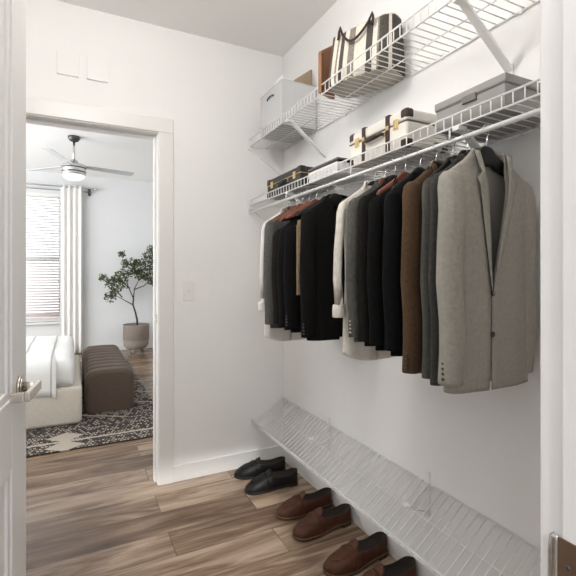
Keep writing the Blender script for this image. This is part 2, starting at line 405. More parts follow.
# ------------------------------------------------------------------ wire shelves
WR = .0020
XF, XR = 1.000, XW-.006
YS0, YS1 = YF+.03, YB-.006
def wire_shelf(z, lip, label, brackets, rod=False):
    t = thing('wire_shelf', label, 'shelf', (XR, (YS0+YS1)/2, z))
    ox, oy, oz = XR, (YS0+YS1)/2, z
    b = B(); n = int((YS1-YS0)/.0325)
    for i in range(n+1):
        y = YS0+.006 + (YS1-YS0-.012)*i/n
        tube(b, [(0, y-oy, 0), (XF-ox+.002, y-oy, 0), (XF-ox, y-oy, .002), (XF-ox, y-oy, lip)], WR, 6)
    obj('wire_deck', b, 'wire', t)
    for nm, x, zz, r in (('front_rail', XF-ox, -.0035, .0032), ('lip_rail', XF-ox, lip, .0032), ('rear_rail', 0, -.0035, .0032), ('middle_rail', (XF-ox)/2, -.0042, .0026)):
        b = B(); tube(b, [(x, YS0-oy, zz), (x, YS1-oy, zz)], r, 8); obj(nm, b, 'wire', t)
    for y in brackets:
        b = B()
        p0 = Vector((XF-ox+.026, y-oy, -.012)); p1 = Vector((XW-ox-.003, y-oy, -.172)); d = (p1-p0).normalized(); nrm = Vector((d.z, 0, -d.x))
        w = Vector((0, .0125, 0))
        rings = [[p+w+nrm*.004, p-w+nrm*.004, p-w-nrm*.004, p+w-nrm*.004] for p in (p0, p1)]
        loft(b, rings, True, True)
        box(b, XW-ox-.006, XW-ox, y-oy-.009, y-oy+.009, -.205, -.15, .001)
        box(b, XF-ox-.004, XF-ox+.030, y-oy-.0125, y-oy+.0125, -.016, -.0035, .001)
        obj('support_bracket', b, 'wire', t, smooth=False)
    # bracket on the back wall
    b = B(); box(b, XF-ox-.012, XF-ox+.018, YS1-oy-.006, YB-oy, -.024, lip+.006, .002)
    tube(b, [(XF-ox+.004, YB-oy-.004, -.018), (XW-ox-.004, YB-oy-.004, -.172)], .0032, 6)
    obj('end_bracket', b, 'wire', t)
    # clips that hold the rear rail to the wall
    for k in range(7):
        y = YS0+.12+k*.32; obj('wall_clip', bx(-.004, XW-ox, y-oy-.006, y-oy+.006, -.010, .010, .001), 'wire', t)
    if rod:
        b = B(); tube(b, [(XF-ox, YS0-oy, -.043), (XF-ox, YS1-oy, -.043)], .0065, 12); obj('hang_rod', b, 'wire', t)
        for y in (.93, 1.44, 2.03, 2.50):
            b = B(); tube(b, [(XF-ox, y-oy, -.006), (XF-ox, y-oy, -.040)], .003, 6); obj('rod_hanger', b, 'wire', t)
    return t
ZU, ZL = 2.033, 1.655
wire_shelf(ZU, .040, 'upper white wire shelf holding the striped tote near the ceiling', (.905, 2.02))
wire_shelf(ZL, .032, 'white wire shelf above the jackets holding the suitcases, with hanging rod', (.905, 2.02), True)
# slanted shoe shelf near the floor
t = thing('shoe_shelf', 'low slanted white wire shoe shelf above the loafers', 'shelf', (XR, (YS0+YS1)/2, .41))
ox, oy, oz = XR, (YS0+YS1)/2, .41
FX, FZ = 1.026-ox, .270-oz
dx, dz = FX, FZ; Ld = math.hypot(dx, dz); ux, uz = dx/Ld, dz/Ld; nx, nz = uz*-1, ux*1   # along slope, and its normal
if nz < 0: nx, nz = -nx, -nz
b = B(); n = int((YS1-YS0)/.0325)
for i in range(n+1):
    y = YS0+.006+(YS1-YS0-.012)*i/n - oy
    tube(b, [(0, y, 0), (FX-ux*.002, y, FZ-uz*.002), (FX, y, FZ+.001), (FX+nx*.024, y, FZ+nz*.024)], .0025, 6)
obj('wire_deck', b, 'wire', t)
for nm, x, zz, r in (('front_rail', FX-nx*.004, FZ-nz*.004, .0032), ('lip_rail', FX+nx*.025, FZ+nz*.025, .0032), ('rear_rail', 0, -.0035, .0032), ('middle_rail', FX*.5-nx*.004, FZ*.5-nz*.004, .0026)):
    b = B(); tube(b, [(x, YS0-oy, zz), (x, YS1-oy, zz)], r, 8); obj(nm, b, 'wire', t)
for y in (1.26, 1.99):
    b = B()
    tube(b, [(XW-ox-.003, y-oy, .03), (XW-ox-.004, y-oy, -.02), (FX*.5, y-oy, FZ*.5-.012)], .004, 8)
    tube(b, [(XW-ox-.003, y-oy, -.115), (FX*.5, y-oy, FZ*.5-.012)], .004, 8)
    box(b, XW-ox-.005, XW-ox, y-oy-.012, y-oy+.012, -.13, .04, .001)
    box(b, FX*.5-.014, FX*.5+.014, y-oy-.012, y-oy+.012, FZ*.5-.014, FZ*.5+.006, .002)
    obj('support_bracket', b, 'wire', t)
b = B(); box(b, FX-.012, FX+.016, YS1-oy-.006, YB-oy, FZ-.018, FZ+.03, .002)
tube(b, [(FX, YB-oy-.004, FZ-.012), (FX+.10, YB-oy-.004, FZ-.13)], .0032, 6)
obj('end_bracket', b, 'wire', t)

# ------------------------------------------------------------------ hangers and clothes
ROD = ZL-.043 + .0065 + .0003      # top of the rod
XH = 1.000
def hanger(y, m, label, xc=XH, w=.148, slope=.60, hookmat='steel', group='hangers on the closet rod', rz=0):
    t = thing('coat_hanger', label, 'hanger', (xc, y, 1.48), rz, group)
    b = B(); rings = []
    N = 28
    for i in range(N+1):
        x = -w + 2*w*i/N; a = abs(x)/w
        up = 1.566 - .010*min(1, abs(x)/.03)**2 - max(0, abs(x)-.02)*slope + .022*max(0, a-.6)**2*0
        th = .040*(1-a)**1.2 + .016
        lo = up - th
        hy = .0055 + .002*(1-a)
        yb = .010*a*a                                        # arms curve back
        cz = (up+lo)/2-1.48; hz_ = (up-lo)/2
        s = 1 if 0 < i < N else .55
        rings.append([(x, yb+hy*math.copysign(abs(math.cos(q))**.6, math.cos(q))*s, cz+hz_*math.copysign(abs(math.sin(q))**.6, math.sin(q))*s) for q in [2*PI*k/12 for k in range(12)]])
    loft(b, rings, True, True)
    obj('hanger_body', b, m, t)
    b = B(); zr = ROD-1.48
    hk = [(0, 0, 1.558-1.48), (0, 0, 1.574-1.48)]
    R_ = .0125; zc = zr - R_ + .0016
    for k in range(0, 11):
        q = -PI/2 + .55 + (PI*1.32)*k/10
        hk.append((R_*math.cos(q)*1.0, 0, zc + .004 + R_*math.sin(q)*1.0 - .004*(1-math.sin(q))*0))
    # path: stem, then round the right side and over the rod
    tube(b, hk, .0015, 8)
    obj('hook', b, hookmat, t)
    return t

def garment_body(zb, k, T, ztop, zbtn, wav, neck=.060, drop=0, flare=0, seed=0, hem_curve=0, vee=True, sx=0):
    """coat shell: rings run from one front edge round the back to the other front edge"""
    rnd = random.Random(seed)
    lv = [(zb, .150, .92), (zb+.012, .150, .95), (zb+.07, .149, 1), (zb+.16, .146, 1), (zb+.24, .142, 1), (zb+.30, .139, 1), (zb+.36, .140, 1), (1.36-drop, .144, 1),
          (1.42-drop, .150, .96), (1.452-drop, .155, .86), (1.470-drop, .157, .72), (1.480-drop, .150, .60), (1.492-drop, .130, .52), (1.506-drop, .108, .46), (1.522-drop, .084, .42), (ztop-drop, neck, .38)]
    ph = rnd.uniform(0, 6); rings = []
    for z, w, tt in lv:
        w *= k; t_ = T*tt
        if vee and z > zbtn: o = .0025 + (neck*.92-.0025)*((z-zbtn)/(ztop-drop-zbtn))**1.05
        elif vee: o = .0025 + ((.003 if sx else .016)*max(0, 1-(z-zb)/.10)**2 + flare*max(0, 1-(z-zb)/.10))
        else: o = .0015
        o = min(o, w*.95)
        cc = sx*max(0, min(1, (ztop-drop-.02-z)/(ztop-drop-zbtn))) if vee else 0
        nf, nb = 11, 20; ring = []
        def yy(x): return t_*max(0, 1-abs(x/w)**2.5)**(1/2.5)
        low = max(0, min(1, (1.40-z)/.25))
        for i in range(nf):
            x = cc+o + (w-cc-o)*math.sin(PI/2*i/(nf-1)); ring.append((x, -yy(x) - low*wav*math.sin(ph+x*70), z))
        for i in range(1, nb):
            x = w*math.cos(PI*i/nb); ring.append((x, yy(x) + low*wav*math.sin(ph+2+x*60), z))
        for i in range(nf-1, -1, -1):
            x = cc-(o + (w+cc-o)*math.sin(PI/2*i/(nf-1))); ring.append((x, -yy(x) - low*wav*math.sin(ph+1+x*70), z))
        if hem_curve and z < zb+.02:
            ring = [(p[0], p[1], p[2] + hem_curve*(abs(p[0])/w)**3) for p in ring]
        rings.append(ring)
    return rings

def sleeve_rings(s, zs, k, ry, drop=0, cx=.150, out=.0, yoff=-.012, rx=.036):
    lv = [(1.486-drop, .010, .35, .128), (1.481-drop, .022, .62, .134), (1.468-drop, .031, .85, .141), (1.44-drop, .035, 1, .146), (1.38-drop, .036, 1, .149), (1.30-drop, .036, 1, .151), (1.20, .035, 1, .151), (1.10, .034, 1, .150), (zs+.08, .032, 1, .149), (zs+.01, .031, 1, .148), (zs, .0305, .98, .148)]
    R = []
    for i, (z, r, f, c) in enumerate(lv):
        r = r*rx/.036; c = c*k*cx/.150 + out*min(1, i/5)
        yo = yoff*min(1, i/4) + .004*math.sin(z*22)
        R.append([(s*c + r*math.cos(q), yo + ry*f*math.sin(q)*(1+.08*math.sin(3*q+z*15)), z) for q in [2*PI*j/18 for j in range(18)]])
    return R

def shift(rings, dz): return [[(p[0], p[1], p[2]+dz) for p in r] for r in rings]

def jacket(y, label, m, zb=.95, k=1.0, T=.032, xc=1.005, hero=False, drop=0, collar=None, cuff='button', neck=.060, zs=None, seed=1, wav=.002, group='jackets hanging on the closet rod', lapel=True, rz=0, sly=None, cuffs=True):
    t = thing('suit_jacket', label, 'jacket', (xc, y, zb), rz, group)
    ztop = 1.546; zbtn = 1.165 if hero else 1.20; SX = -.030 if hero else 0
    zs = zs or zb+.02
    b = B(); loft(b, shift(garment_body(zb, k, T, ztop, zbtn, wav, neck=neck, drop=drop, seed=seed, sx=SX), -zb), close=False)
    obj('body', b, m, t, solid=.003)
    ry = sly or min(.028, T*.95)
    for s in (-1, 1):
        b = B(); loft(b, shift(sleeve_rings(s, zs, k, ry, drop, yoff=(-.016 if hero else -.006) if s < 0 else .002), -zb))
        sl = obj('sleeve', b, m, t, solid=.0025)
        if s < 0 and cuffs:
            b = B()
            for q in range(4): ball(b, (s*.148*k-.0300, -ry*.45-.004, zs+.016+q*.013-zb), .0052, 1, 1, .8, 8, 6)
            obj('cuff_buttons', b, cuff, sl)
    # collar round the back of the neck
    b = B(); rings = []
    for j in range(13):
        q = PI*j/12
        cx_, cy_ = neck*1.0*math.cos(q), -T*.30 + (T*.62)*math.sin(q)
        zt = ztop-drop+.016*math.sin(q)
        rings.append([(cx_*1.0, cy_+.000, zt-zb+.002), (cx_*1.10, cy_+.006*math.sin(q)+.002, zt-.006-zb), (cx_*1.16, cy_+.008*math.sin(q)+.002, zt-.028-zb)])
    loft(b, rings, close=False)
    obj('collar', b, collar or m, t, solid=.003)
    if lapel:
        for s in (-1, 1):
            b = B(); rings = []
            zt = ztop-drop-.004
            for j in range(21):
                f = j/20; z = zt + (zbtn-zt)*f
                o = .0025 + (neck*.92-.0025)*max(0, (z-zbtn)/(ztop-drop-zbtn))**1.05
                wl = .036*(1-f)**.75
                if f < .13: wl = .022 - .03*f
                elif f < .17: wl = .012
                elif f < .22: wl = .036*(1-.2)**.75*1.15
                tt = T*(.4+.6*min(1, f/.22))
                cc = SX*max(0, min(1, (ztop-drop-.02-z)/(ztop-drop-zbtn)))
                row = []
                for q in range(5):
                    x = o-.002 + wl*q/4 + s*cc
                    yv = -tt*max(0.02, 1-(min(.97, max(0, x)/(.15*k)))**2.5)**(1/2.5) - .0055 - .004*math.sin(PI*q/4)*(1-f)
                    row.append((s*x, yv, z-zb))
                rings.append(row)
            loft(b, rings, close=False)
            lp = obj('lapel', b, m, t, solid=.002)
            if hero and s < 0:
                b = B(); tube(b, [r[-1] for r in rings], .0013, 6); e = obj('lapel_edge', b, 'button', lp)
                e['label'] = 'dark edge of the lapel'
    if hero:
        for i, z in enumerate((1.170, 1.062)):
            b = B(); rr = [(0.0, -.0045), (.006, -.004), (.0078, -.0015), (.0075, 0)]
            rings = [[(SX+.006+r*math.cos(q), -T-.0012+yv, z-zb+r*math.sin(q)) for q in [2*PI*j/14 for j in range(14)]] for r, yv in ((.0015, -.003), (.006, -.0035), (.0078, -.0015), (.0078, .001))]
            loft(b, rings, True, True); obj('button', b, 'button', t)
        b = B(); box(b, .058, .105, -T*.90-.0045, -T*.90+.004, 1.355-zb, 1.368-zb, .001); obj('breast_pocket', b, m, t)
        b = B(); rings = []
        for z, w, tt in ((.93, .135, .86), (1.15, .125, .90), (1.35, .130, .90), (1.44, .135, .75), (1.475, .125, .55), (1.50, .095, .42), (1.53, .058, .30)):
            rings.append([(w*c, T*tt*max(0, 1-abs(c)**2.6)**(1/2.6)*.97, z-zb) for c in [-1+2*q/16 for q in range(17)]])
        loft(b, rings, close=False); obj('lining', b, 'liningrey', t)
    return t

def shirt(y, label, m, zb, xc=1.0, k=1.0, T=.024, zs=1.05, seed=3, out=.012, drop=0, srx=.017, group='dress shirts hanging on the closet rod'):
    t = thing('dress_shirt', label, 'shirt', (xc, y, zb), 0, group)
    b = B(); loft(b, shift(garment_body(zb, k*.96, T, 1.544, 1.60, .0035, neck=.05, drop=drop, seed=seed, hem_curve=.03, vee=False), -zb), close=False)
    obj('body', b, m, t, solid=.002)
    for s in (-1, 1):
        b = B(); loft(b, shift(sleeve_rings(s, zs, k*.97, min(.020, T*.9), drop, out=out, rx=srx, yoff=-.002), -zb))
        sl = obj('sleeve', b, m, t, solid=.002)
        b = B(); c = s*(.148*k*.97+out)
        rr = [[(c+rx*math.cos(q), -.002+rx*.82*math.sin(q), z-zb) for q in [2*PI*j/18 for j in range(18)]] for rx, z in ((.016, zs+.012), (.021, zs+.010), (.0225, zs-.008), (.0225, zs-.030), (.021, zs-.033))]
        loft(b, rr); obj('cuff', b, m, sl, solid=.0025)
    b = B(); rings = []
    for j in range(15):
        q = -.25 + (PI+.5)*j/14
        cx_, cy_ = .046*math.cos(q), -.004+.017*math.sin(q); zt = 1.552-drop+.006*math.sin(q)
        rings.append([(cx_, cy_, zt-.02-zb), (cx_, cy_, zt+.008-zb), (cx_*1.12, cy_*1.25, zt+.006-zb), (cx_*1.3, cy_*1.5, zt-.024-zb)])
    loft(b, rings, close=False); obj('collar', b, m, t, solid=.0015)
    b = B(); box(b, -.010, .010, -T-.0035, -T+.002, .06, 1.50-drop-zb, .001)
    obj('placket', b, m, t)
    return t

# left cluster, from the back wall towards the door
hanger(1.985, 'wood_red', 'red brown wooden hanger inside the white shirt nearest the back wall', xc=.990, w=.105, slope=.8)
shirt(1.985, 'white dress shirt nearest the back wall, its cuff and hem showing past a charcoal jacket', 'shirt', .878, xc=1.000, zs=1.070, seed=11, out=.010, T=.018, srx=.011)
hanger(1.925, 'wood_red', 'red brown wooden hanger under the charcoal jacket nearest the back wall', xc=1.0)
jacket(1.925, 'charcoal grey jacket nearest the back wall, white shirt tail below it', 'charcoal2', zb=.955, xc=1.012, T=.028, seed=2, cuffs=False)
hanger(1.855, 'wood_red', 'red brown wooden hanger two to the left of the tan strip of trousers')
jacket(1.855, 'warm black jacket second from the back wall, below exposed red brown hangers', 'black3', zb=.965, xc=1.02, k=.97, T=.028, drop=.05, neck=.115, seed=4, lapel=False, cuffs=False)
hanger(1.785, 'wood_red', 'red brown wooden hanger immediately left of the tan trousers')
jacket(1.785, 'blue black jacket third from the back wall', 'black2', zb=.962, xc=1.018, k=.98, T=.026, drop=.05, neck=.115, seed=5, lapel=False, cuffs=False)
hanger(1.72, 'wood_red', 'red brown wooden hanger in black jacket touching the tan trousers')
jacket(1.72, 'black jacket just left of the tan folded trousers', 'black', zb=.958, xc=1.018, k=.98, T=.026, drop=.05, neck=.115, seed=6, lapel=False)
# tan trousers folded over a hanger
hanger(1.625, 'wood_black', 'dark wooden hanger holding the tan folded trousers')
t = thing('folded_trousers', 'tan trousers folded over a hanger, a narrow strip between black jackets', 'trousers', (1.0, 1.625, 1.13))
b = B(); rings = []
for z, w, h_ in ((1.13, .146, .010), (1.135, .148, .013), (1.25, .148, .014), (1.38, .147, .013), (1.435, .146, .013), (1.447, .145, .010), (1.452, .140, .004)):
    rings.append([(w*math.copysign(abs(math.cos(q))**.35, math.cos(q)), h_*math.copysign(abs(math.sin(q))**.6, math.sin(q))+.0015*math.sin(6*q), z-1.13) for q in [2*PI*j/32 for j in range(32)]])
loft(b, rings, True, True); obj('leg_fold', b, 'tan', t)
b = B(); box(b, -.1485, -.1455, -.006, .006, 0, .30, .001); obj('pressed_crease', b, 'tan', t)
hanger(1.555, 'wood_black', 'black hanger above the long black jacket in the left cluster')
jacket(1.555, 'long black jacket at the front of the left cluster, beside the gap', 'black', zb=.945, xc=1.015, T=.034, seed=7, zs=.96)
# right cluster
hanger(1.287, 'wood_black', 'dark hanger carrying the cream shirt at the gap in the rail')
shirt(1.287, 'cream dress shirt at the gap in the rail, cuff hanging beside a grey jacket', 'shirt_cream', .905, xc=1.004, zs=1.100, seed=12, out=.020, T=.018, srx=.014)
hanger(1.228, 'wood_red', 'red brown hanger under the grey jacket beside the cream shirt', w=.108, slope=.78)
jacket(1.228, 'soft charcoal jacket with pale cuff buttons beside the cream shirt', 'charcoal2', zb=.985, xc=1.020, T=.020, seed=8, cuff='button_pale')
hanger(1.176, 'wood_black', 'dark hanger between the grey jacket and the bright red brown hanger', w=.108, slope=.78)
jacket(1.176, 'warm black jacket right after the soft charcoal one', 'black3', zb=.978, xc=1.022, T=.019, k=.98, seed=9, lapel=False, cuffs=False)
hanger(1.122, 'wood_red', 'bright red brown wooden hanger showing above the black jackets left of the brown tweed', w=.110, slope=.72)
jacket(1.122, 'black jacket hanging from the bright red brown hanger', 'black', zb=.972, xc=1.026, T=.022, k=.98, drop=.012, neck=.07, seed=10, lapel=False, cuffs=False)
hanger(1.052, 'wood_black', 'dark hanger just left of the brown tweed jacket', w=.110, slope=.72)
jacket(1.052, 'black jacket hanging directly left of the brown tweed jacket', 'black2', zb=.965, xc=1.030, T=.022, k=.97, drop=.005, seed=13, lapel=False, cuffs=False)
hanger(.985, 'wood_black', 'dark hanger inside the brown tweed jacket', w=.092, slope=.92)
jacket(.985, 'brown tweed jacket with tan collar among the darker jackets', 'brown', zb=.925, xc=1.040, T=.024, drop=-.012, k=.93, seed=14, collar='browned', zs=.928, cuff='button')
hanger(.920, 'wood_black', 'black hanger in the dark grey jacket right of the brown tweed', w=.092, slope=.92)
jacket(.920, 'dark grey jacket between the brown tweed and the charcoal jacket', 'darkgrey', zb=.925, xc=1.053, T=.019, drop=-.012, k=.93, seed=15, zs=.925, cuffs=False)
hanger(.868, 'wood_black', 'black hanger directly behind the light grey jacket', w=.092, slope=.92)
jacket(.868, 'charcoal jacket half hidden directly behind the light grey jacket', 'charcoal', zb=.922, xc=1.031, T=.016, drop=-.012, k=.93, seed=16, zs=.92, cuffs=False)
hanger(.803, 'wood_black', 'black wooden hanger in the open neck of the light grey jacket')
jacket(.803, 'light grey wool two button jacket, front most on the rail and fully visible', 'lightgrey', zb=.917, xc=1.004, T=.034, k=1.02, hero=True, seed=17, zs=.942, wav=.0015)

# ------------------------------------------------------------------ shoes
def loafer(loc, rz, m, sole, label, group, L=.312, mirror=1, welt='welt', HS=1.25):
    t = thing('loafer', label, 'shoe', loc, rz, group)
    # local: toe at -x, heel at +x
    WS = 1.08*L/.292
    def hw(s):   # half width, s 0 toe .. 1 heel
        pts = [(0, .006), (.02, .021), (.06, .0335), (.13, .0425), (.25, .0475), (.40, .0450), (.55, .0365), (.70, .0330), (.85, .0325), (.94, .0275), (.985, .016), (1, .004)]
        for (a, wa), (c, wc) in zip(pts, pts[1:]):
            if s <= c:
                f = (s-a)/(c-a); f = f*f*(3-2*f)*.5+f*.5; return (wa+(wc-wa)*f)*WS
        return .004
    def bend(s): return mirror*.006*math.sin(PI*min(1, s*1.2))
    S = [0, .008, .025, .05, .085, .13, .18, .24, .30, .36, .41, .445, .46, .50, .56, .64, .72, .80, .87, .92, .955, .98, .993, 1.0]
    b = B(); rings = []
    for s in S:
        w = hw(s); cy = bend(s); x = -L/2 + L*s
        z0 = .012 + (.006 if s > .6 else 0)*min(1, max(0, (s-.55)/.12))
        z0 = .012 + .007*max(0, min(1, (s-.5)/.2))
        if s < .45:
            top = .022 + .052*HS*(s/.45)**.72 + .004*math.sin(PI*s/.45)
            n = 15; ring = []
            for k in range(n):
                q = PI*k/(n-1); c_, s_ = math.cos(q), math.sin(q)
                ring.append((x, cy + w*math.copysign(abs(c_)**.72, c_), z0 + (top-z0)*abs(s_)**.85))
        else:
            f = (s-.45)/.55
            rim = .066*(1+(HS-1)*.7) - .012*math.sin(PI*min(1, f*1.15))+ .008*max(0, f-.55)
            if s > .97: rim -= 0
            ins = z0+.008
            rw = max(.003, w - .006 - .003)
            deep = 1 if s < .93 else max(0, (1-s)/.07)
            inz = ins + (rim-ins)*(1-deep)
            prof = [(1.0, 0), (1.06, .3), (1.03, .62), (.93, .88), (.84, 1.0)]
            ring = [(x, cy + w*a, z0+(rim-z0)*h_) for a, h_ in prof]
            inn = [(.78, .97), (.74, .55), (.66, 0.02)]
            ring += [(x, cy + w*a, inz + (rim-inz)*h_) for a, h_ in inn[:2]]
            ring += [(x, cy+w*.4, inz)]
            ring += [(x, cy-w*.4, inz)] if False else []
            right = [(x, 2*cy-p[1], p[2]) for p in reversed(ring[:7])]
            ring = ring[:7] + [(x, cy, inz)] + right
        rings.append(ring)
    n = len(rings[0])
    def mi(i, j): return 1 if (S[i] >= .445 and 4 <= j <= 9) else 0
    loft(b, rings, close=False, mi=mi)
    up = obj('upper', b, [m, 'lining'], t, sub=1)
    # sole
    b = B(); st = [0, .01, .03, .07, .13, .2, .3, .4, .5, .6, .7, .8, .9, .95, .98, 1]
    out = [(-L/2-.002+(L+.004)*s, bend(s)+hw(s)+.0025) for s in st] + [(-L/2-.002+(L+.004)*s, bend(s)-hw(s)-.0025) for s in reversed(st)]
    def zz(x): return .007*max(0, min(1, ((x+L/2)/L-.5)/.2))
    loft(b, [[(x, y, zlo+zz(x)*(1 if zlo > 0.004 or x < .02 else 1)) for x, y in out] for zlo in (.0025, .012)], True, True)
    obj('sole', b, sole, t, smooth=False)
    b = B(); o2 = [(x, y) for x, y in out if x > L*.22]
    loft(b, [[(x, y, z) for x, y in o2] for z in (0.0, .0095)], True, True); obj('heel', b, sole, t, smooth=False)
    b = B(); o3 = [(-L/2+.02, 0)]
    box(b, -.06, -.04, -.025, .025, 0, .006); obj('outsole_pad', b, sole, t)
    # welt line round the upper
    b = B(); tube(b, [(x, y, .0125+zz(x)) for x, y in out] + [(out[0][0], out[0][1], .0125)], .0022, 6); obj('welt', b, welt, t)
    # apron seam on the vamp, saddle band and tongue
    b = B(); pts = []
    for k in range(19):
        q = PI*k/18; s = .43 - .33*math.sin(q); w = hw(s)*.70
        side = math.cos(q); top = .022+.052*HS*(s/.45)**.72+.004*math.sin(PI*s/.45)
        yv = w*side if abs(side) < .999 else w*side
        hgt = .012+(top-.012)*max(.2, 1-abs(.70*side)**2.2)**.5
        pts.append((-L/2+L*s, bend(s)+yv, hgt+.0015))
    tube(b, pts, .0021, 6); obj('apron_seam', b, m, t)
    b = B(); rings = []
    for s in (.31, .325, .35, .375, .39):
        w = hw(s); top = .022+.052*HS*(s/.45)**.72+.004*math.sin(PI*s/.45)
        e = .0028 if .32 < s < .385 else .0008
        rings.append([(-L/2+L*s, bend(s)+(w+e)*math.copysign(abs(math.cos(q))**.72, math.cos(q)), .014+(top-.014+e)*abs(math.sin(q))**.85) for q in [PI*k/16 for k in range(17)]])
    loft(b, rings, close=False); obj('saddle_band', b, m, t)
    b = B(); rings = []
    for f in range(6):
        s = .40+.075*f/5; w = .027-.012*(f/5)**3
        top = .022+.052*HS*min(1, (s/.45))**.72 + .014*(f/5)
        rings.append([(-L/2+L*s+.004*f/5, bend(s)+w*c, top+.003-.010*c*c) for c in [-1+2*k/8 for k in range(9)]])
    loft(b, rings, close=False); obj('tongue', b, m, t, solid=.003)
    return t
G = 'loafers under the shoe shelf'
loafer((1.020, 2.430, 0), math.radians(-10), 'lth_black', 'sole_black', 'black leather loafer against the back baseboard', G, L=.315, welt='sole_black', mirror=-1)
loafer((1.012, 2.240, 0), math.radians(-4), 'lth_black', 'sole_black', 'black leather loafer on the near side of the black pair', G, L=.315, welt='sole_black')
loafer((1.066, 1.950, 0), math.radians(-2), 'lth_brown', 'sole', 'brown leather loafer next to the black pair', G, mirror=-1)
loafer((1.064, 1.765, 0), math.radians(1), 'lth_brown', 'sole', 'brown leather loafer, near one of the pair in the middle of the row', G)
loafer((1.070, 1.500, 0), math.radians(1), 'lth_brown2', 'sole', 'tan brown grained loafer, whole toe visible, at the near end of the row', G, mirror=-1)
loafer((1.066, 1.315, 0), math.radians(2), 'lth_brown2', 'sole', 'tan brown loafer cut off by the bottom of the photo', G)

# ------------------------------------------------------------------ things on the upper shelf
ZU2 = ZU + WR + .0005
ZL2 = ZL + WR + .0005
# grey bin
x0, x1, y0, y1, h_ = 1.010, 1.226, 2.104, 2.398, .243
t = thing('storage_bin', 'pale grey open storage bin with a cut out handle in the upper shelf corner', 'storage bin', ((x0+x1)/2, (y0+y1)/2, ZU2))
lx, ly = (x1-x0)/2, (y1-y0)/2
b = B(); w_ = .004
box(b, -lx, lx, -ly, ly, 0, .004)
box(b, -lx, -lx+w_, -ly, ly, .004, h_, .001); box(b, lx-w_, lx, -ly, ly, .004, h_, .001)
box(b, -lx+w_, lx-w_, -ly, -ly+w_, .004, h_, .001); box(b, -lx+w_, lx-w_, ly-w_, ly, .004, h_, .001)
obj('bin_shell', b, 'bin', t)
b = B(); tube(b, [(-lx+.001, -.042, h_-.052), (-lx-.006, -.036, h_-.047), (-lx-.008, 0, h_-.044), (-lx-.006, .036, h_-.047), (-lx+.001, .042, h_-.052)], .0045, 8); obj('handle', b, 'bin_in', t)
b = B(); tube(b, [(-lx, -ly, h_), (lx, -ly, h_), (lx, ly, h_), (-lx, ly, h_), (-lx, -ly, h_)], .0028, 6); obj('rim', b, 'bin', t)
# things standing in the bin
b = B(); box(b, -.003, .003, -.06, .06, 0, .275, .001); o = obj('paper_folder', b, 'paper'); o.location = (1.021, 2.185, ZU2+.005); o.rotation_euler = (math.radians(0), math.radians(2), 0)
tag(o, 'white paper folder sticking out of the grey storage bin', 'folder')
b = B(); vs = [(-.055, 0), (.055, 0), (.055, .338), (.050, .342), (-.055, .262)]
loft(b, [[(x, yv, z) for x, z in vs] for yv in (-.006, .006)], True, True)
o = obj('card_sleeve', b, 'kraft', smooth=False); o.location = (1.155, 2.135, ZU2+.005); tag(o, 'tan card sleeve with a slanted top standing in the grey bin', 'card sleeve')
b = B(); box(b, .0552, .0572, -.0065, .0065, 0, .342); obj('dark_edge', b, 'kraft_dark', o)
# striped tote
A = math.atan2(-.936, .352)
t = thing('tote_bag', 'striped cream and charcoal woven tote bag with dark handles on the upper shelf', 'bag', (1.122, 1.506, ZU2), A)
N = 160; b = B(); rings = []
prof = [(0, .96, .97), (.004, .985, .99), (.014, 1.0, 1.0), (.05, 1.0, 1.0), (.10, .985, .97), (.15, .965, .88), (.20, .945, .78), (.222, .935, .72)]
for z, ka, kb in prof:
    rings.append([(.164*ka*math.copysign(abs(math.cos(q))**.5, math.cos(q)), (.092 if z < .06 else .088)*kb*math.copysign(abs(math.sin(q))**.62, math.sin(q)) + .003*math.sin(q*9)*z/.2, z + (.008*math.cos(q)**2 if z > .2 else 0)) for q in [2*PI*j/N for j in range(N)]])
pat = [0,0,1,1,1,0,0,2,0,1,1,0,0,2,2,2,0,1,0,0]
def stripe(i, j):
    x = rings[0][j][0]; a_ = abs(math.atan2(rings[2][j][1]/.09, rings[2][j][0]/.17))
    k = int((x+.17)/.0100)
    if k in (28, 29, 32): return 1
    return pat[k % len(pat)]
loft(b, rings, True, False, mi=stripe)
loft(b, [rings[0], [(p[0]*.5, p[1]*.5, .001) for p in rings[0]], [(p[0]*.02, p[1]*.02, .001) for p in rings[0]]], True, False, mi=3)
obj('woven_body', b, ['tote_cream', 'tote_dark', 'tote_grey', 'tote_base', 'bagbrown'], t, solid=.003)
b = B(); tube(b, [(p[0], p[1], p[2]) for p in rings[-1]] + [rings[-1][0]], .003, 6); obj('rim', b, 'tote_cream', t)
for s in (-1, 1):
    b = B(); pth = []
    for k in range(15):
        f = k/14; x = -.075+.15*f
        yv = s*(.060 + .030*math.sin(PI*f)**.6)
        z = .226 - .075*math.sin(PI*f)**.9
        yv = s*(.076 + .022*(.226-z)/.075)
        pth.append((x, yv, z))
    pth = [(-.085, s*.082, .190), (-.084, s*.076, .225), (-.079, s*.073, .244)] + pth[1:-1] + [(.079, s*.073, .244), (.084, s*.076, .225), (.085, s*.082, .190)]
    tube(b, pth, .0055, 8); obj('handle', b, 'strap', t)

# brown leather folio standing against the far end of the tote
t = thing('leather_folio', 'saddle brown leather folio standing at the far end of the striped tote', 'folio', (1.040, 1.690, ZU2), A+PI/2)
b = B(); vs = [(-.052, 0), (.050, 0), (.050, .246), (.046, .252), (-.046, .190), (-.052, .182)]
loft(b, [[(x*k, yv, .003+z*k) for x, z in vs] for yv, k in ((-.0085, .985), (-.0065, 1), (.0065, 1), (.0085, .985))], True, True)
obj('folio_cover', b, 'bagbrown', t, smooth=False)
b = B(); tube(b, [(-.044, -.0095, .18), (-.044, -.0095, .01)], .0016, 6); obj('stitched_edge', b, 'strap', t)

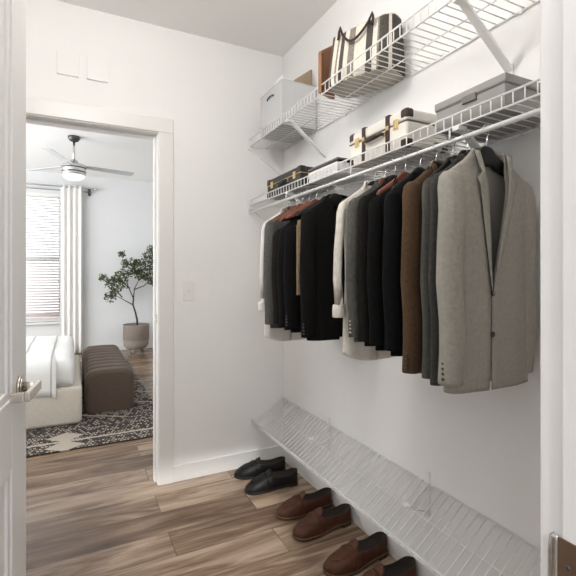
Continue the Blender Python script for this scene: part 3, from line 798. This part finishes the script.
# ------------------------------------------------------------------ things on the lower shelf
def suitcase(y0, y1, x0, x1, h_, body, leather, metal, label, rnd, corner=True, straps=True, band='brass'):
    t = thing('suitcase', label, 'suitcase', ((x0+x1)/2, (y0+y1)/2, ZL2))
    lx, ly = (x1-x0)/2, (y1-y0)/2; cut = h_*.68
    obj('case_body', box(B(), -lx, lx, -ly, ly, 0, cut, rnd, 3), body, t, smooth=False)
    obj('lid', box(B(), -lx, lx, -ly, ly, cut+.0008, h_, rnd, 3), body, t, smooth=False)
    b = B(); box(b, -lx-.0008, lx+.0008, -ly-.0008, ly+.0008, cut-.001, cut+.002, .0005); obj('edge_band', b, band, t)
    if straps:
        for yv in (-ly*.42, ly*.42):
            b = B(); w2 = .011
            box(b, -lx-.003, -lx+.002, yv-w2, yv+w2, .004, h_+.002, .001); box(b, -lx-.003, lx+.003, yv-w2, yv+w2, h_-.002, h_+.003, .001); box(b, lx-.002, lx+.003, yv-w2, yv+w2, .004, h_+.002, .001)
            st = obj('strap', b, leather, t)
            b = B(); box(b, -lx-.006, -lx-.002, yv-.008, yv+.008, cut-.010, cut+.006, .001); obj('buckle', b, metal, st)
    b = B(); hy_ = ly*.30; zc = cut*.80
    tube(b, [(-lx, -hy_, zc), (-lx-.012, -hy_*.95, zc+.001), (-lx-.017, -hy_*.5, zc-.002), (-lx-.018, 0, zc-.003), (-lx-.017, hy_*.5, zc-.002), (-lx-.012, hy_*.95, zc+.001), (-lx, hy_, zc)], [.005, .0065, .0085, .009, .0085, .0065, .005], 10)
    hd = obj('handle', b, leather, t)
    for yv in (-hy_, hy_): obj('handle_mount', bx(-lx-.004, -lx+.001, yv-.008, yv+.008, zc-.008, zc+.008, .001), metal, hd)
    for yv in (-ly*.68, ly*.68):
        b = B(); box(b, -lx-.004, -lx+.001, yv-.013, yv+.013, cut-.020, cut+.016, .002); box(b, -lx-.007, -lx-.003, yv-.006, yv+.006, cut-.014, cut+.010, .0015)
        obj('latch', b, metal, t)
    if corner:
        for sx in (-1, 1):
            for sy in (-1, 1):
                for zc_, up in ((0, 0), (h_, 1)):
                    b = B(); e = .0022; c_ = .034
                    xa, xb = sorted((sx*(lx+e), sx*(lx-c_))); ya, yb = sorted((sy*(ly+e), sy*(ly-c_)))
                    za, zb_ = (h_-.034, h_+e) if up else (-.0004, .030)
                    box(b, xa, xb, ya, yb, za, zb_, rnd, 3); obj('corner_patch', b, leather, t, smooth=False)
    return t
suitcase(1.895, 2.305, 1.012, 1.205, .106, 'case_black', 'case_black', 'brass', 'small black suitcase with brass latches near the back wall', .006, corner=True, straps=False)
suitcase(1.128, 1.468, 1.012, 1.205, .130, 'case_white', 'case_leather', 'brass', 'ivory suitcase with dark leather straps, corners and handle on the lower shelf', .010, band='tote_grey')
# white flat box with black binder on it
x0, x1, y0, y1 = 1.012, 1.190, 1.560, 1.815
t = thing('flat_box', 'flat white lidded box between the two suitcases', 'box', ((x0+x1)/2, (y0+y1)/2, ZL2))
lx, ly = (x1-x0)/2, (y1-y0)/2
obj('box_base', bx(-lx+.002, lx-.002, -ly+.002, ly-.002, 0, .030, .001), 'paper', t)
obj('lid', bx(-lx, lx, -ly, ly, .018, .048, .002), 'paper', t)
t2 = thing('document_case', 'black flat document case lying on the flat white box', 'case', ((x0+x1)/2, (y0+y1)/2, ZL2+.0482))
obj('case_body', bx(-lx, lx, -ly-.004, ly, 0, .008, .002), 'case_black', t2)
obj('cover', bx(-lx-.002, lx, -ly-.005, ly+.001, .0085, .0165, .002), 'box_dark', t2)
# grey storage box
x0, x1, y0, y1 = 1.014, 1.222, .756, 1.005
t = thing('storage_box', 'grey lidded storage box at the near end of the lower shelf', 'box', ((x0+x1)/2, (y0+y1)/2, ZL2))
lx, ly = (x1-x0)/2, (y1-y0)/2
obj('box_base', bx(-lx+.004, lx-.004, -ly+.004, ly-.004, 0, .082, .002), 'box_grey', t)
obj('lid_seam', bx(-lx+.002, lx-.002, -ly+.002, ly-.002, .068, .0725, .0005), 'box_dark', t)
obj('lid', bx(-lx, lx, -ly, ly, .072, .094, .0025), 'box_grey', t)
obj('pull_tab', bx(-lx-.003, -lx+.004, -.032, .016, .056, .076, .001), 'box_dark', t)

# ------------------------------------------------------------------ bedroom
# window with blind and curtain
b = B()
f_ = .045
for (a0, a1, z0, z1) in ((WX0, WX0+f_, WZ0, WZ1), (WX1-f_, WX1, WZ0, WZ1), (WX0+f_, WX1-f_, WZ0, WZ0+f_), (WX0+f_, WX1-f_, WZ1-f_, WZ1), (WX0+f_, WX1-f_, 1.42, 1.48)):
    box(b, a0, a1, BY+.045, BY+.085, z0, z1, .003)
w = struct('window_1', b, 'plastic', 'white sash window behind a venetian blind')
obj('pane', bx(WX0+f_, WX1-f_, BY+.062, BY+.066, WZ0+f_, WZ1-f_), 'glass', w)
obj('window_sill', bx(WX0-.03, WX1+.03, BY-.05, BY+.05, WZ0-.03, WZ0, .004), 'trim', w)
t = thing('venetian_blind', 'white venetian blind in the bedroom window beside the curtain', 'blind', ((WX0+WX1)/2, BY+.018, WZ0+.06))
hwid = (WX1-WX0)/2-.012
b = B(); n = 44
for i in range(n):
    z = .03 + (WZ1-WZ0-.16)*i/(n-1)
    rings = []
    for x in (-hwid, hwid):
        rings.append([(x, yv, z+.012*yv/.02 + .0012*(1-(yv/.02)**2) + dz_) for yv, dz_ in ((-.020, 0), (-.007, 0), (.007, 0), (.020, 0), (.020, .0015), (-.020, .0015))])
    loft(b, rings, True, True)
obj('slats', b, 'blind', t)
obj('head_rail', bx(-hwid-.004, hwid+.004, -.022, .022, WZ1-WZ0-.115, WZ1-WZ0-.062, .003), 'plastic', t)
obj('bottom_rail', bx(-hwid, hwid, -.020, .020, 0, .018, .003), 'plastic', t)
b = B()
for x in (-hwid*.6, hwid*.6): tube(b, [(x, -.0225, .02), (x, -.0225, WZ1-WZ0-.10)], .0012, 5)
obj('ladder_cord', b, 'plastic', t)
b = B(); tube(b, [(hwid*.92, -.028, .55), (hwid*.92, -.026, WZ1-WZ0-.10)], .002, 6); ball(b, (hwid*.92, -.028, .545), .008, 1, 1, 1.6); obj('pull_cord', b, 'plastic', t)
# curtain rod and curtain
t = thing('curtain_rod', 'double grey metal curtain rod above the bedroom window', 'curtain rod', (-.45, BY-.09, 2.515))
b = B(); tube(b, [(-1.0, 0, .02), (.745, 0, .02)], .011, 10); obj('rod', b, 'steel', t)
b = B(); tube(b, [(-1.0, .05, -.03), (.70, .05, -.03)], .009, 10); obj('back_rod', b, 'steel', t)
b = B(); tube(b, [(.73, 0, .02), (.765, 0, .02)], .019, 12); ball(b, (.77, 0, .02), .022); obj('finial', b, 'steel', t)
b = B(); box(b, .655, .675, -.01, .09, -.045, .005, .002); box(b, .645, .685, .078, .09, -.08, .03, .002); obj('wall_bracket', b, 'dark_metal', t)
t = thing('curtain', 'white pleated curtain panel hanging right of the bedroom window', 'curtain', (-.035, BY-.09, .02))
b = B(); rings = []
for z in [2.49*i/16 for i in range(17)] + [2.545]:
    row = []
    for k in range(81):
        f = k/80; x = -.15+.30*f
        row.append((x, .019*math.sin(2*PI*f*4.0+.4)*(1-.15*z/2.5) + .004*math.sin(9*f+z), z))
    rings.append(row)
loft(b, rings, close=False); obj('panel', b, 'curtain', t, solid=.004)
for k in range(7):
    f = (k+.35)/7.2; x = -.15+.30*f
    b = B(); tube(b, [(x-.003, 0, 2.515), (x+.003, 0, 2.515)], .020, 12); obj('grommet', b, 'steel', t)

# ceiling fan
FC = (0.0, 5.33)
t = thing('ceiling_fan', 'three blade grey ceiling fan with white globe light in the bedroom', 'ceiling fan', (FC[0], FC[1], BZ))
b = B(); lathe(b, [(.001, -.002), (.062, -.002), (.064, -.02), (.045, -.05), (.016, -.062)], 28); obj('ceiling_canopy', b, 'dark_metal', t)
b = B(); tube(b, [(0, 0, -.05), (0, 0, -.29)], .0125, 12); obj('downrod', b, 'steel', t)
b = B(); lathe(b, [(.018, -0.255), (.034, -0.265), (.050, -0.300), (.075, -0.305), (.115, -0.315), (.122, -0.335), (.122, -0.385), (.118, -0.392), (.118, -0.398), (.122, -0.405), (.122, -0.420), (.105, -0.432), (.001, -0.433)], 36); mh = obj('motor_housing', b, 'steel', t)
b = B(); lathe(b, [(.1235, -0.347), (.1245, -0.350), (.1245, -0.356), (.1235, -0.359)], 36); lathe(b, [(.1235, -0.390), (.1245, -0.392), (.1245, -0.398), (.1235, -0.400)], 36); obj('trim_ring', b, 'dark_metal', mh)
b = B(); lathe(b, [(.108, -0.433), (.113, -0.440), (.100, -0.462), (.070, -0.478), (.035, -0.486), (.001, -0.488)], 32); gl = obj('globe', b, 'fanglass', t); gl['label'] = 'white glass light globe'
for a in (14, 134, 249):
    b = B(); rings = []
    R_ = Matrix.Rotation(math.radians(a), 4, 'Z')
    for r, wd in ((.09, .034), (.16, .042), (.22, .048), (.40, .050), (.60, .052), (.645, .050), (.66, .040)):
        tl = math.radians(11)
        rings.append([R_ @ Vector((r, yv*math.cos(tl), -.322 - yv*math.sin(tl) + dz_)) for yv, dz_ in ((-wd, -.003), (wd, -.003), (wd, .003), (-wd, .003))])
    loft(b, rings, True, True)
    bl = obj('blade', b, 'blade', t, smooth=False)
    b = B(); p0 = R_ @ Vector((.06, 0, -.320)); p1 = R_ @ Vector((.19, 0, -.314)); tube(b, [p0, p1], .012, 8); obj('blade_arm', b, 'steel', bl)

# rug
o = obj('area_rug', bx(-1.19, 1.19, 0, 3.2, 0, .010, .004), 'rug'); o.location = (-.515, 3.328, .0005)
tag(o, 'dark and cream patterned woven rug under the bed and bench', 'rug')
RZ = .0108
# bed
t = thing('bed', 'upholstered cream bed with white covers left of the brown bench', 'bed', (-.96, 4.63, RZ))
bxr, byf, byb = .058+.96, 3.852-4.63, 5.42-4.63
obj('bed_frame', bx(-1.05, bxr, byf, byb, .0, .30, .035, 4), 'uphol', t, smooth=True)
obj('mattress', bx(-1.0, bxr-.055, byf+.05, byb-.05, .285, .50, .06, 5), 'linen', t, smooth=True)
# duvet: draped sheet with a rounded edge over the near side
def drape(x0, x1, ztop, zdrop, yfr, ybk, off, mseg, name, m, stripes=()):
    b = B(); rows = []
    path = [(yfr-.008-off, zdrop), (yfr-.010-off, zdrop+.05), (yfr-.010-off, ztop-.11), (yfr-.004-off, ztop-.055), (yfr+.018, ztop-.018), (yfr+.06, ztop), (yfr+.14, ztop+.012)]
    n = 14
    path += [(yfr+.14+(ybk-.1-yfr-.14)*i/n, ztop+.012+.006*math.sin(i*1.1)) for i in range(1, n+1)] + [(ybk-.03, ztop-.01), (ybk+.005, ztop-.06), (ybk+.01, ztop-.2)]
    K = mseg
    for k in range(K+1):
        x = x0+(x1-x0)*k/K; ed = min(1, (x1-x)/.06)
        rows.append([(x, y_ + .006*math.sin(x*17+z*9)*(1 if z < ztop-.05 else .2), z + .005*math.sin(x*11+y_*5) - .03*(1-ed)**2) for y_, z in path])
    def mi(i, j):
        x = x0+(x1-x0)*(i+.5)/K
        return 1 if any(abs(x-s) < w2 for s, w2 in stripes) else 0
    loft(b, rows, close=False, mi=mi)
    return obj(name, b, m, t, solid=.008)
drape(-1.0, bxr-.065, .520, .33, byf+.05, byb-.05, 0, 60, 'duvet', ['linen', 'stripe'])
th = drape(.30, .835, .532, .262, byf-.004, byb-.05, .004, 90, 'bed_throw', ['linen', 'stripe'], stripes=((.42, .006), (.60, .007), (.80, .007)))
th['label'] = 'white throw blanket with thin grey stripes'
for yv in (-.36, .34):
    b = B(); rings = []
    for i in range(11):
        f = -1+2*i/10; k = max(.03, (1-abs(f)**3.2))**.5
        rings.append([(-.42 + .11*k*math.cos(q)*1.0 + .05*k*math.sin(q)*.6, yv+.30*f, .70 + .17*k*math.sin(q)*(1 if True else 1) - .03*math.cos(q)) for q in [2*PI*j/16 for j in range(16)]])
    loft(b, rings, True, True)
    o = obj('pillow', b, 'pillow'); o.location = (-.96+.22, 4.63, RZ+.035)
    tag(o, 'grey pillow on the near side of the bed' if yv < 0 else 'grey pillow on the far side of the bed', 'pillow', 'pillows at the head of the bed')
# bench / ottoman with channel tufting
t = thing('bench_ottoman', 'dark taupe brown channel tufted bench at the foot of the bed', 'bench', (.287, 4.84, RZ))
b = B(); rings = []; Lo = 1.50; NB = 9; W2, H = .205, .365
def oprof(grow):
    pts = []; r = .085; w = W2+grow; h2 = H+grow
    pts += [(-w+.015, .0), (-w, .02)] + [(-w, h2*.3), (-w, h2*.6)]
    pts += [(-w+r-r*math.cos(q), h2-r+r*math.sin(q)) for q in [PI/2*k/7 for k in range(8)]]
    pts += [(-w+r+(2*w-2*r)*k/6, h2+.004*math.sin(PI*k/6)) for k in range(1, 6)]
    pts += [(w-r+r*math.sin(q), h2-r+r*math.cos(q)) for q in [PI/2*k/7 for k in range(8)]]
    pts += [(w, h2*.6), (w, h2*.3), (w, .02), (w-.015, .0)]
    return pts
y0 = -Lo/2
for bnd in range(NB):
    for k in range(9):
        if bnd and k == 0: continue
        f = k/8; yv = y0 + Lo*(bnd+f)/NB
        g_ = -.027*(abs(2*f-1))**3.2
        if bnd == 0 and f < .5: g_ = -.03*(1-2*f)**6 if k else -.035
        if bnd == NB-1 and f > .5: g_ = -.03*(2*f-1)**6 if k < 8 else -.035
        rings.append([(x, yv, max(0, z)) for x, z in oprof(g_)])
loft(b, rings, True, True); obj('cushion_body', b, 'ott', t)

# plant
t = thing('potted_tree', 'small leafy tree in a taupe footed pot by the bedroom wall', 'plant', (.868, 7.06, 0))
b = B(); lathe(b, [(.02, .062), (.12, .060), (.155, .075), (.182, .12), (.188, .20)], 36); lathe(b, [(.188, .20), (.188, .205)], 36); obj('pot_base', b, 'pot_low', t)
b = B(); lathe(b, [(.189, .20), (.193, .21), (.196, .40), (.193, .44), (.182, .44), (.178, .40), (.178, .36)], 36); pt = obj('pot', b, 'pot', t)
for k in range(3):
    a = math.radians(90+120*k+30); b = B(); lathe(b, [(.022, 0), (.026, .004), (.032, .075)], 14, (.095*math.cos(a), .095*math.sin(a)), cap=True); obj('pot_foot', b, 'pot_low', t)
b = B(); lathe(b, [(.001, .395), (.10, .40), (.18, .385)], 28); obj('soil', b, 'soil', t)
trunk = [(.02, 0, .38), (.015, 0, .50), (-.01, .0, .62), (-.045, .01, .74), (-.04, .0, .84)]
b = B(); tube(b, trunk, [.018, .015, .013, .012, .011], 9)
brs = [[trunk[3], (-.12, -.01, .80), (-.20, .02, .86), (-.29, .0, .90)], [trunk[4], (-.02, .01, .98), (.04, 0, 1.12), (.09, .0, 1.30), (.17, .01, 1.50)], [trunk[4], (-.09, .02, 1.0), (-.14, -.02, 1.15), (-.16, 0, 1.32)],
       [(-.02, .01, .98), (.10, .03, 1.02), (.18, -.02, 1.12)], [(-.20, .02, .86), (-.27, .05, 1.0), (-.35, 0, 1.12)], [(-.09, .02, 1.0), (-.2, -.05, 1.1), (-.29, -.03, 1.14)], [(.04, 0, 1.12), (-.02, .03, 1.26), (-.03, 0, 1.36)], [(.04, 0, 1.12), (.15, -.04, 1.22), (.22, -.02, 1.32)]]
brs = [[p[0]] + [(q[0]*1.22, q[1], .84+(q[2]-.84)*1.08 if q[2] > .84 else q[2]) for q in p[1:]] for p in brs]
for p in brs: tube(b, p, [.009 - .0022*i for i in range(len(p))], 7)
obj('trunk', b, 'bark', t)
rl = random.Random(5); b = B()
cl = [(-.30, 0, .88, .075), (-.25, .0, .95, .07), (-.30, .02, 1.06, .07), (-.38, 0, 1.14, .05), (-.17, 0, 1.06, .085), (-.16, 0, 1.18, .085), (-.12, 0, 1.33, .06), (-.17, 0, 1.46, .04), (-.02, 0, 1.34, .075), (.06, 0, 1.30, .09), (.10, 0, 1.18, .10), (.18, 0, 1.12, .085), (.20, 0, 1.30, .09), (.14, 0, 1.42, .08), (.18, 0, 1.53, .06), (.03, 0, 1.20, .07), (-.05, 0, 1.22, .07), (.22, -.02, 1.04, .05), (-.24, 0, 1.12, .06), (.24, 0, 1.42, .06)]
cl = [(x*1.25, y, .88+(z-.88)*1.10, r*1.2) for x, y, z, r in cl]
for cx_, cy_, cz_, r in cl:
    for _ in range(int(14+r*1150)):
        v = Vector((rl.gauss(0, 1), rl.gauss(0, 1), rl.gauss(0, 1))); v = v.normalized()*r*rl.random()**.4
        c = Vector((cx_, cy_, cz_))+v
        d = Vector((rl.gauss(0, 1), rl.gauss(0, 1), rl.gauss(.2, .6))).normalized(); sd = d.cross(Vector((rl.random(), rl.random(), rl.random()+.1))).normalized(); nn = d.cross(sd)
        Lf = rl.uniform(.026, .044); wf = Lf*.38
        p0, p1 = c, c+d*Lf; m0 = c+d*Lf*.5-nn*.004
        q = [b.verts.new(x) for x in (p0, m0+sd*wf, p1, m0-sd*wf)]
        mid = b.verts.new(c+d*Lf*.5+nn*.003)
        for i in range(4): b.faces.new((q[i], q[(i+1) % 4], mid))
obj('foliage', b, 'leaf', t)

# outside, seen between the blind slats
struct('wall_exterior', bx(-6, 3, 11.0, 11.3, -3, 1.55), 'brick', 'red brick wall outside the bedroom window')

# ------------------------------------------------------------------ lights
LX, LY = .06, 1.22
t = thing('ceiling_light', 'semi flush closet ceiling light with round glass globe', 'light', (LX, LY, CH))
b = B(); lathe(b, [(.001, -.001), (.06, -.001), (.06, -.015), (.012, -.022), (.012, -.09), (.045, -.095), (.045, -.11)], 28); obj('lamp_base', b, 'steel', t)
b = B(); lathe(b, [(.044, -.105)] + [(.115*math.sin(q), -.215+.115*math.cos(q)) for q in [.42+(PI-.42)*k/14 for k in range(14)]] + [(.001, -.33)], 32); obj('lamp_globe', b, 'lamp', t)
def area(name, loc, rot, sx, sy, power, col, shape='RECTANGLE'):
    l = bpy.data.lights.new(name, 'AREA'); l.shape = shape; l.size = sx; l.size_y = sy; l.energy = power; l.color = col
    o = bpy.data.objects.new(name, l); COL.objects.link(o); o.location = loc; o.rotation_euler = rot; return o
area('daylight_fill_left', (-2.98, 4.85, 1.4), (0, math.radians(-90), 0), 1.9, 3.4, 140, (.95, .98, 1))  # added area light, stands in for daylight from the unseen left side
area('daylight_window_far', (-.66, 7.75, 1.7), (math.radians(-90), 0, 0), 1.1, 2.2, 12, (.97, .985, 1))
area('hall_fill_light', (.2, -1.1, 2.3), (math.radians(50), 0, 0), 1.2, .8, 10, (1, .97, .93))  # added fill behind the camera for jackets and back wall, no real lamp
sl = bpy.data.lights.new('sun', 'SUN'); sl.energy = 2.0; sl.angle = math.radians(3); so = bpy.data.objects.new('sun', sl); COL.objects.link(so); so.rotation_euler = (math.radians(50), 0, math.radians(-12))

wd = bpy.data.worlds.new('World'); SC.world = wd; wd.use_nodes = True
bg = wd.node_tree.nodes['Background']; bg.inputs['Color'].default_value = (.93, .96, 1, 1); bg.inputs['Strength'].default_value = .92

# ------------------------------------------------------------------ camera
cam = bpy.data.cameras.new('Camera'); cam.sensor_width = 36; cam.sensor_fit = 'HORIZONTAL'; cam.lens = 430/576*36
cam.shift_y = -14/576; cam.clip_start = .02
co = bpy.data.objects.new('Camera', cam); COL.objects.link(co)
co.location = (0, 0, 1.22); co.rotation_euler = (PI/2, 0, -math.atan(214/430))
SC.camera = co
SC.view_settings.view_transform = 'Standard'; SC.view_settings.look = 'None'; SC.view_settings.gamma = 1; SC.view_settings.exposure = 0.08
